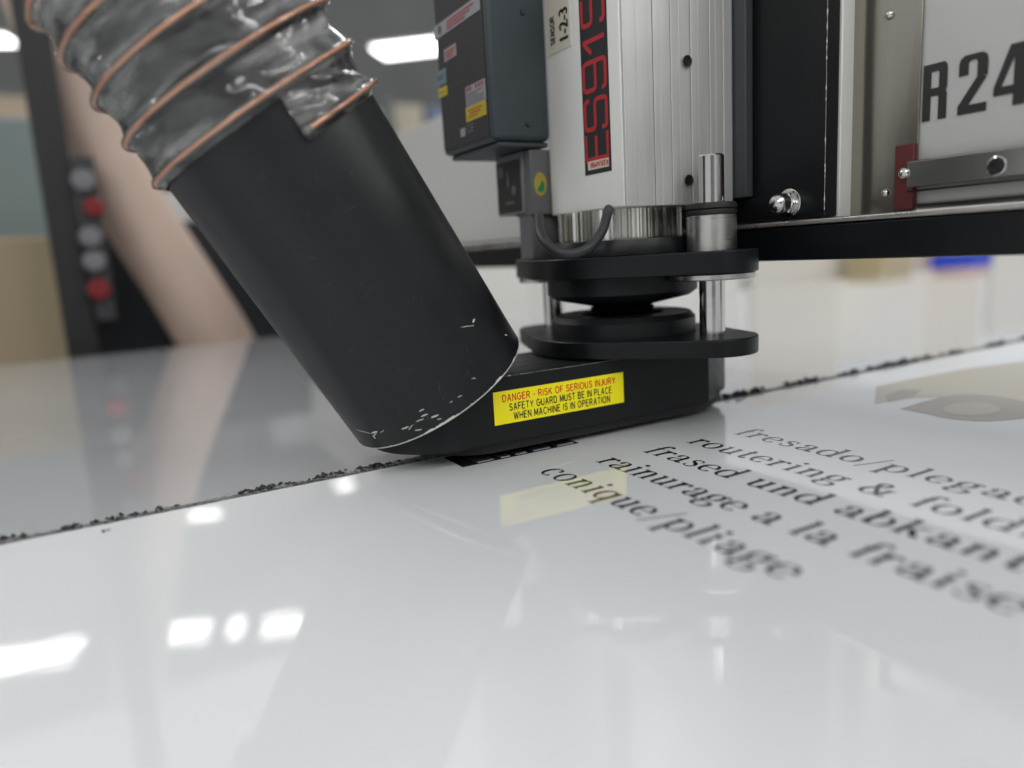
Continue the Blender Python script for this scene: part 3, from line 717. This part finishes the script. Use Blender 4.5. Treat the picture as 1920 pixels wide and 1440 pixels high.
# cable looping below the body
P = [at(1010, 405, 'y', .50), at(1014, 440, 'y', .478), at(1035, 466, 'y', .462), at(1070, 476, 'y', .452), at(1105, 464, 'y', .449), at(1128, 435, 'y', .452), at(1137, 408, 'y', .458), at(1141, 392, 'y', .470)]
obj('cable', tubepath(spline(P, 10), .0036, 14), mat('cable_grey', (.020, .022, .024), .5), sp)
# blue-grey connector housing on the far side of the body
by = 0.5515
c1 = at(925, 262, 'y', by); c2 = at(1030, 265, 'y', by)
bx0 = c1.x; bz0 = (c1.z+c2.z)/2; bfar = at(822, 150, 'x', bx0).y
hb = obj('connector_housing', mkbox(bx0, SX0-.0006, by, bfar, bz0, 0.42), M_blue, sp, bevel=0.0045, seg=4)
obj('housing_foot', mkbox(bx0+.006, SX0-.0008, by+.004, bfar-.004, bz0-.0045, bz0-.0002), mat('foot_grey', (.05, .055, .065), .45), hb, bevel=.0015)
fa = decal('housing_face', M_darkface, hb, (bx0, bfar-.004, bz0+.004), FU, FV, bfar-by-.009, .16, .0008, round_=.002)
def face_dec(name, m_, ll, ul, lr, lift=.0012):
    """sticker on the housing's -X face from its lower-left, upper-left and lower-right pixels; returns a painter for its print"""
    a0, a1, a2 = (at(*p, 'x', bx0) for p in (ll, ul, lr))
    w_, h_ = a0.y-a2.y, a1.z-a0.z
    d_ = decal(name, m_, hb, (bx0, a0.y, a0.z), FU, FV, w_, h_, lift)
    def paint(nm, mm, rects, disc=None):
        ink = Ink()
        for x0, y0, x1, y1 in rects: ink.rect(x0*w_, y0*h_, x1*w_, y1*h_)
        if disc: ink.disc(disc[0]*w_, disc[1]*h_, disc[2]*h_, 20)
        ink.build(nm, mm, d_, (bx0-lift-.0002, a0.y, a0.z), FU, FV, 0)
    return paint
M_dimred = mat('ink_dull_red', (.30, .06, .06), .5); M_dim = mat('ink_dull_grey', (.07, .07, .07), .5)
pt = face_dec('warning_sticker', M_stk_grey, (817, 77), (815, 52), (903, 27))
pt('warning_text', M_dimred, [(.30, .66, .88, .80), (.30, .42, .80, .56), (.30, .16, .70, .32)]); pt('warning_symbol', M_dim, [], (.14, .5, .34))
pt = face_dec('small_sticker', M_pink, (836, 117), (835, 94), (858, 107))
pt('small_text', M_dimred, [(.12, .64, .86, .78), (.12, .40, .80, .54), (.12, .16, .7, .30)])
face_dec('blue_sticker', M_stk_blue, (821, 165), (820, 137), (840, 161))('blue_text', M_dim, [(.15, .6, .8, .68), (.15, .4, .7, .48)])
face_dec('yellow_sticker', M_stk_yel, (825, 185), (822, 169), (841, 178))('yellow_text', M_dim, [(.15, .4, .8, .52)])
pt = face_dec('rating_sticker', M_stk_grey, (877, 202), (874, 165), (913.5, 187.5))
pt('rating_title', M_dimred, [(.06+.15*k, .74, .16+.15*k, .94) for k in range(6) if k != 2]); pt('rating_text', M_dim, [(.05, .08+.125*k, (.95, .9, .94, .6, .9)[k], .115+.125*k) for k in range(5)])
face_dec('caution_sticker', M_stk_yel, (877, 230), (877, 202.6), (914.5, 214.5))('caution_text', mat('ink_orange', (.40, .12, .02), .5), [(.12, .66, .82, .78), (.2, .44, .74, .56), (.08, .22, .6, .34)])
face_dec('mark', mat('mark_pale', (.22, .25, .26), .5), (866.5, 258), (866.5, 242), (875, 254))
# lettering and lines on that face
q0 = at(878, 250, 'x', bx0); q1 = at(890, 246, 'x', bx0); q2 = at(878, 234, 'x', bx0)
font_on('lettering', 'CE', mat('print_grey', (.16, .16, .16), .5), hb, (bx0-.0010, q0.y, q0.z), FU, FV, q0.y-q1.y, q2.z-q0.z, 0)
ink = Ink(); q0 = at(845, 165, 'x', bx0)
for k in range(5): ink.rect(-.001+k*.0085, .002, -.0005+k*.0085, .026)
ink.rect(-.003, .030, .036, .0306); ink.rect(-.003, .0, .036, .0005)
ink.build('diagram_print', mat('print_dim', (.06, .06, .06), .5), hb, (bx0-.0010, q0.y, q0.z), FU, FV, 0)
for (px, py) in ((990, 232), (980, 23)):
    obj('housing_screw', lathe([(0, .0012), (.0022, .0012), (.0026, .0002), (.0026, 0)], at(px, py, 'y', by)+Vector((0, -.0001, 0)), (0, -1, 0), 16), mat('screw_dark', (.05, .06, .07), .35, metal=.5), hb)
# bracket with the oval sticker, and valve box behind it
by2 = 0.5580
g0 = at(999, 403, 'y', by2); g1 = at(1038, 300, 'y', by2)
br = obj('bracket', mkbox(g0.x, SX0+.03, by2, by2+.030, g0.z, bz0-.006), M_grey, sp, bevel=.0008)
ov = at(1013, 345, 'y', by2)
ink = Ink(); ink.disc(0, 0, .0062, 32, .0098); ink.build('oval_sticker', M_oval, br, ov+Vector((0, -.0002, 0)), (1, 0, 0), (0, 0, 1), 0)
ink = Ink(); ink.quad((-.0026, -.0062), (.001, -.0072), (.0036, -.0050), (.0040, -.001), (.0030, .0022), (.0008, .0022), (-.0004, -.0012), (-.0030, -.0032)); ink.build('oval_emblem', M_green, br, ov+Vector((0, -.0005, 0)), (1, 0, 0), (0, 0, 1), 0)
vx = g0.x-.002
v0 = at(984, 400, 'x', vx); v1 = at(928, 290, 'x', vx)
vb = obj('valve_box', mkbox(vx, vx+.05, v0.y, v1.y, at(960, 403, 'x', vx).z, at(960, 288, 'x', vx).z), mat('valve_grey', (.16, .16, .165), .5), sp, bevel=.001)
w0 = at(936, 402, 'x', vx); w1 = at(974, 297, 'x', vx)
vs = decal('valve_sticker', M_stk_dark, vb, (vx, w0.y, w0.z), FU, FV, w0.y-w1.y, w1.z-w0.z, .0004)
ink = Ink(); sp_w = w0.y-w1.y; sp_h = w1.z-w0.z
ink.disc(sp_w*.2, sp_h*.82, sp_w*.13); ink.rect(sp_w*.45, sp_h*.5, sp_w*.55, sp_h*.78); ink.disc(sp_w*.72, sp_h*.42, sp_w*.1); ink.rect(sp_w*.35, sp_h*.16, sp_w*.72, sp_h*.21)
ink.build('valve_print', mat('print_ash', (.10, .095, .095), .5), vs, (vx-.0007, w0.y, w0.z), FU, FV, 0)
obj('support_column', mkbox(vx+.003, vx+.03, by2+.004, max(v0.y, by2+.008)+.016, .143, v0.z+.02), M_grey, sp, bevel=.001)

# carriage plate holding the spindle
CX = 0.475
yn = at(1550, 200, 'x', CX).y; zb = at(1470, 412, 'x', CX).z
car = obj('carriage_plate', mkbox(CX, CX+.0135, yn, 0.66, zb, 0.46), M_black2, sp, bevel=.0012)
pts = [(CX-.0001+random.uniform(-.0001, .0001), yn+.0005, zb+.005+.22*i/119) for i in range(120)]
obj('worn_edge', tubepath(pts, lambda t: max(.00010, .0005*random.random()**3), 5), M_chip, car)
obj('carriage_spacer', mkbox(SX1+.0004, CX-.0004, SY0-.012, SY1, SZ0+.004, .44), mat('spacer_slate', (.05, .058, .062), .4), sp, bevel=.0008)
obj('spacer_plate', mkbox(CX+.014, CX+.0285, at(1575, 200, 'x', CX+.014).y-.001, 0.66, zb-.001, 0.46), M_alu, sp, bevel=.0008)
# acorn nut with washer
nc = at(1482, 381, 'x', CX); ax = Vector((-1, 0, 0))
wsh = obj('nut_washer', lathe([(0, .0002), (.0108, .0002), (.0108, .0016), (.010, .0020), (0, .0020)], nc, ax, 40), M_steel, car)
obj('acorn_nut', lathe([(.0086, .0021), (.0088, .0070), (.0078, .0078)], nc, ax, 6), M_steel, car)
obj('nut_dome', lathe([(.0074, .0072)]+[(.0074*math.cos(math.radians(a)), .0130+.0070*math.sin(math.radians(a))) for a in range(0, 90, 10)]+[(0, .0200)], nc, ax, 32), M_steel, car)

# ---------------------------------------------------------------- gantry beam
ga = thing('gantry_beam', 'pale machine gantry beam lettered R24 with steel rail and black lower edge', 'gantry', (0.6, 0.4, 0.0))
GX = 0.5040
zt = at(800, 228, 'x', GX).z
obj('beam_cover', mkbox(GX, GX+.16, -1.0, 2.3, .1665, zt), M_cover, ga, bevel=.002)
zl = at(1390, 430, 'x', CX).z; zbm = at(1425, 490, 'x', CX).z
obj('lower_beam', mkbox(CX-.001, CX+.20, -1.0, 2.3, zbm, zl-.0006), M_black2, ga, bevel=.0015)
obj('beam_lip', mkbox(CX-.0035, CX+.19, -1.0, 2.3, zl, zl+.0035), M_lip, ga, bevel=.0008)
yA = at(1600, 200, 'x', GX).y; yB = at(1729, 150, 'x', GX).y
pl_ = obj('cover_plate', mkbox(GX-.0022, GX-.0004, yB, yA+.03, zl+.0040, zt-.002), M_stain, ga, bevel=.0004)
for (px, py) in ((1668, 28), (1692, 322), (1661, 362)):
    c_ = at(px, py, 'x', GX-.0022)
    obj('plate_screw', lathe([(0, .0032), (.0016, .0029), (.0028, .0018), (.0032, 0)], c_, (-1, 0, 0), 20), M_steel, pl_)
zr0 = at(1800, 342, 'x', GX-.008).z; zr1 = at(1800, 288, 'x', GX-.008).z
rail = obj('guide_rail', mkbox(GX-.008, GX-.0005, -1.0, yB+.004, zr0, zr1), M_rail, ga, bevel=.0012)
obj('rail_groove', mkbox(GX-.0095, GX-.0085, -1.0, yB+.002, zr0-.0030, zr0-.0018), M_black2, ga)
for k in range(6):
    p = at(1869, 311, 'x', GX-.008); c_ = Vector((GX-.008, p.y-.06*k, p.z))
    bl = obj('rail_bolt', lathe([(0, .0006), (.0022, .0006), (.0024, .0016), (.0042, .0016), (.0046, .0008), (.0050, .0001)], c_, (-1, 0, 0), 28), M_rubber, rail)
    obj('bolt_rim', lathe([(.0048, .0001), (.0052, .0008), (.0058, .0006), (.0060, 0)], c_, (-1, 0, 0), 28), M_steel, bl)
w0 = at(1676, 395, 'x', GX-.006); w1 = at(1716, 268, 'x', GX-.006)
wp = obj('rail_wiper', mkbox(GX-.007, GX-.0024, w1.y, w0.y, w0.z, w1.z), M_wiper, ga, bevel=.0006)
obj('wiper_screw', lathe([(0, .0042), (.0022, .0038), (.0036, .0024), (.004, 0)], at(1697, 325, 'x', GX-.007), (-1, 0, 0), 20), M_steel, wp)
# R24
def RX(px): return at(px, 180, 'x', GX).y
R0 = at(1731, 229, 'x', GX); Rt = at(1731, 125, 'x', GX); hh = Rt.z-R0.z
def bold_letter(kind, y0, wd):
    ink = Ink(); s_ = .34
    if kind == 'R':
        ink.rect(0, 0, s_, 1); ink.rect(s_, .86, .62, 1); ink.rect(s_, .43, .62, .57); ink.rect(.66, .56, 1, .87); ink.rect(.66, 0, 1, .44)
        ink.quad((.62, .86), (.66, .84), (1, .87), (.97, .95), (.88, 1), (.62, 1)); ink.quad((.62, .43), (.66, .40), (1, .44), (.95, .49), (1, .56), (.66, .58), (.62, .57))
    elif kind == '2':
        ink.rect(0, 0, 1, .15); ink.quad((0, .15), (.38, .15), (.98, .58), (.66, .62)); ink.rect(.64, .60, 1, .86); ink.rect(0, .66, .34, .86)
        ink.quad((0, .86), (.34, .86), (.42, .90), (.42, 1), (.2, 1), (.05, .95)); ink.quad((1, .86), (.95, .95), (.8, 1), (.42, 1), (.42, .90), (.58, .90), (.64, .86)); ink.quad((0, .0), (.38, .16), (.66, .62), (.3, .3))
    elif kind == '4':
        ink.rect(.54, 0, .88, 1); ink.rect(0, .2, 1.05, .34); ink.quad((0, .34), (.22, .34), (.54, .80), (.54, 1), (.42, 1))
    ink.build('lettering', M_ink, ga, (GX-.0006, y0, R0.z), FU, FV, 0, wd, hh)
bold_letter('R', RX(1731), RX(1731)-RX(1776)); bold_letter('2', RX(1797), RX(1797)-RX(1851)); bold_letter('4', RX(1863), RX(1863)-RX(1932))

# ---------------------------------------------------------------- clear hose with copper wire
hose = thing('extraction_hose', 'clear ribbed suction hose with copper wire spiral pushed over the black tube', 'hose', (0.13, YM, 0.25))
PITCH_H = 0.0268; PHI0 = math.radians(-92); RH = 0.0765; S0 = 0.1990; TURNS = 11.0
def hose_axis(s):
    """point and frame on the hose axis at length s from the tube's lower rim: straight on the tube, then bending over"""
    k = max(0.0, s-0.30); bend = k*k*0.9
    c = E0+U*s+Vector((-1, 0, .15)).normalized()*bend
    t = (U+Vector((-1, 0, .15)).normalized()*(1.8*k)).normalized()
    e1 = (E1-t*E1.dot(t)).normalized(); return c, t, e1
rnd_tab = [[random.uniform(-1, 1) for _ in range(13)] for _ in range(12)]
def wob(turn, a):
    tb_ = rnd_tab[int(turn) % 12]; x = (a/(2*math.pi) % 1)*13; i = int(x); f_ = x-i; f_ = f_*f_*(3-2*f_)
    return tb_[i % 13]*(1-f_)+tb_[(i+1) % 13]*f_
def hp(phi, v, rad):
    s = S0+PITCH_H*((phi-PHI0)/(2*math.pi)+v); c, t, e1 = hose_axis(s)
    return c+(e1*math.cos(phi)+E2*math.sin(phi))*rad
nphi = 110; NV = 16
bm = bmesh.new(); rows = []
tot = int(TURNS*nphi)
for i in range(tot+1):
    phi = PHI0+2*math.pi*i/nphi; row = []
    turn = (phi-PHI0)/(2*math.pi)
    for j in range(NV+1):
        v = -0.20+1.02*j/NV
        # crest at the wire, sagging film above it with folds
        if v < 0: rad = RH+0.0012-0.004*(-v/.2)**1.5
        else:
            q = min(1, v/.82); rad = RH+0.0012-0.0052*math.sin(min(1, q*1.6)*math.pi/2)*(1-.45*max(0, q-.6)/.4)
            rad += 0.0026*math.sin(q*math.pi)*wob(turn, phi+.9*q)+0.0009*math.sin(q*math.pi)*math.sin(phi*9+turn*4+q*5)
        s_end = 0.0
        s_here = S0+PITCH_H*((phi-PHI0)/(2*math.pi)+v)
        if s_here < 0.325: rad = max(rad, RT+0.0007+0.15*max(0, rad-RT))
        if i < 14: rad += .0015*math.sin(i*.9+j)*(1-i/14)
        row.append(bm.verts.new(hp(phi, v, rad)))
    rows.append(row)
for A, B in zip(rows[:-1], rows[1:]):
    for j in range(NV): bm.faces.new((A[j], A[j+1], B[j+1], B[j]))
uvl = bm.loops.layers.uv.new('helix')
for k, f_ in enumerate(bm.faces):
    i_, j_ = divmod(k, NV)
    for lp, (di, dj) in zip(f_.loops, ((0, 0), (0, 1), (1, 1), (1, 0))): lp[uvl].uv = ((i_+di)/nphi*0.48, (j_+dj)/NV*0.03)
film = obj('film', bm, M_film, hose)
pts = [hp(PHI0+math.radians(4)+2*math.pi*i/nphi, 0, RH+0.0006) for i in range(tot-4)]
obj('copper_wire', tubepath(pts, .00105, 8), M_copper, hose)
# sheath over the wire
pts = [hp(PHI0+2*math.pi*i/nphi, 0, RH+0.0006) for i in range(tot)]
obj('wire_sheath', tubepath(pts, .0024, 12, caps=False), M_sheath, hose)

# ---------------------------------------------------------------- background behind the table
def plane_box(px0, px1, py0, y0, y1, z0=-0.9, pyr=None):
    a_ = at(px0, py0, 'y', y0); b_ = at(px1, pyr or py0, 'y', y0)
    return mkbox(a_.x, b_.x, y0, y1, z0, a_.z)
pb = obj('black_post', mkbox(at(75, 350, 'y', 1.78).x, at(140, 350, 'y', 1.78).x, 1.78, 1.86, -0.9, 1.1), mat('post_black', (.012, .012, .013), .5), bevel=.004)
tag(pb, 'upright black square post beside the push-button box', 'post')
ct = thing('control_box', 'small black control box with red and white push buttons on the post', 'control box', (at(180, 450, 'y', 1.76).x, 1.8, 0.0))
c0 = at(140, 340, 'y', 1.76); c1 = at(222, 600, 'y', 1.76)
obj('enclosure', mkbox(c0.x, c1.x, 1.76, 1.84, c1.z, c0.z+.05), mat('box_black', (.03, .03, .033), .5), ct, bevel=.004)
M_btnr = mat('button_red', (.17, .004, .007), .5); M_btnw = mat('button_white', (.15, .15, .162), .5)
for (px, py, m_, r_) in ((156, 338, M_btnw, .022), (176, 388, M_btnr, .019), (170, 444, M_btnw, .021), (177, 490, M_btnw, .021), (186, 543, M_btnr, .021)):
    c_ = at(px, py, 'y', 1.75)
    obj('push_button', lathe([(0, .010), (r_*.85, .009), (r_, .004), (r_, -.012), (0, -.012)], c_, (0, -1, 0), 24), m_, ct)
P = [at(20, -140, 'y', 1.92), at(95, 60, 'y', 1.92), at(165, 230, 'y', 1.92), at(255, 400, 'y', 1.90), at(345, 540, 'y', 1.88), at(420, 665, 'y', 1.86), at(500, 830, 'y', 1.86), at(560, 1010, 'y', 1.88)]
bh = tag(obj('beige_hose', tubepath(spline(P, 8), lambda t: .064+.018*min(1, t*1.5), 32), mat('hose_beige', (.46, .345, .285), .6, var=.16, vscale=5)), 'thick pinkish beige flexible pipe curving down behind the table', 'pipe')
tag(obj('dark_cabinet', plane_box(110, 600, 420, 2.15, 2.7), mat('navy_dark', (.008, .011, .016), .45), bevel=.01), 'low dark navy cabinet standing behind the beige pipe', 'cabinet')
cb = thing('cardboard_carton', 'tall plain cardboard carton standing left of the black post', 'carton', (at(40, 500, 'y', 2.0).x, 2.2, -0.9))
obj('carton_body', plane_box(-260, 128, 455, 2.0, 2.5), mat('cardboard', (.36, .29, .19), .8, var=.06, vscale=10), cb, bevel=.006)
tag(obj('green_cabinet', plane_box(-420, 122, 205, 2.6, 3.1), mat('green_grey', (.19, .24, .235), .5, var=.2, vscale=2), bevel=.01), 'pale grey green cabinet behind the cardboard carton', 'cabinet')
# beyond the table on the right
wb = thing('board_rack', 'stack of cream white boards leaning beyond the far table edge', 'boards', (2.6, 2.6, -0.9))
x = 0.95
for k in range(7):
    wd = (.55, .7, .5, .62, .8, .6, .9)[k]; cc = ((.82, .81, .77), (.76, .75, .72), (.85, .84, .81), (.80, .76, .68), (.85, .83, .77), (.82, .76, .69), (.8, .77, .72))[k]
    obj('board', mkbox(x, x+wd-.02, 2.5+.03*(k % 3), 2.54+.03*(k % 3), -.9, .52+.14*(k % 2)), mat('board_%d' % k, cc, .6), wb, bevel=.003); x += wd
q = at(1820, 500, 'y', 1.95)
cr = thing('blue_tub', 'bright blue plastic tub beyond the table under the gantry', 'tub', (q.x, 2.05, -0.9))
obj('tub_wall', mkbox(q.x-.07, q.x+.09, 1.9, 2.1, -.9, .035), mat('tub_blue', (.015, .06, .60), .4), cr, bevel=.01)
q = at(1740, 510, 'y', 2.1)
tag(obj('yellow_box', mkbox(q.x-.12, q.x+.12, 2.25, 2.45, -.9, .10), mat('box_yellow', (.60, .50, .30), .5), bevel=.008), 'tall yellow box between the blue tub and the boards', 'box')
q = at(1880, 500, 'y', 2.1)
tag(obj('pink_box', mkbox(q.x-.02, q.x+.16, 2.25, 2.45, -.9, .12), mat('box_pink', (.62, .40, .38), .5), bevel=.008), 'tall pink box beside the blue tub', 'box')

# storage rack far behind, out of focus
rk = thing('storage_rack', 'tall dark steel storage rack far behind the machine', 'rack', (1.5, 8.2, -0.9))
M_rack = mat('rack_steel', (.10, .11, .12), .5)
for xx in (-3.0, -1.0, 1.0, 3.0, 5.0):
    for yy in (7.9, 8.6): obj('upright', mkbox(xx-.05, xx+.05, yy-.04, yy+.04, -.9, 1.9), M_rack, rk)
for zz_ in (-.2, .6, 1.35): obj('shelf', mkbox(-3.1, 5.1, 7.9, 8.6, zz_-.06, zz_), M_rack, rk)
cols = [(.42, .38, .30), (.30, .31, .32), (.55, .55, .53), (.16, .20, .30), (.38, .30, .22), (.24, .26, .26), (.48, .47, .44)]
for li, zz_ in enumerate((-.2, .6, 1.35)):
    xx = -2.9; n_ = 0
    while xx < 4.6:
        wd_ = random.uniform(.35, .85); hg = random.uniform(.25, .62 if li < 2 else .5)
        if random.random() < .8:
            k_ = random.randrange(7)
            cn = ('cream', 'slate grey', 'white', 'navy', 'brown', 'dark grey', 'ivory')[k_]
            tag(obj('stored_box', mkbox(xx, xx+wd_-.06, 8.0, 8.5, zz_+.001, zz_+hg), mat('stored_%d' % k_, cols[k_], .7, var=.1, vscale=4), bevel=.01),
                '%s box standing on the %s shelf of the far storage rack' % (cn, ('lowest', 'middle', 'top')[li]), 'box', 'boxes stored on the far rack')
        xx += wd_
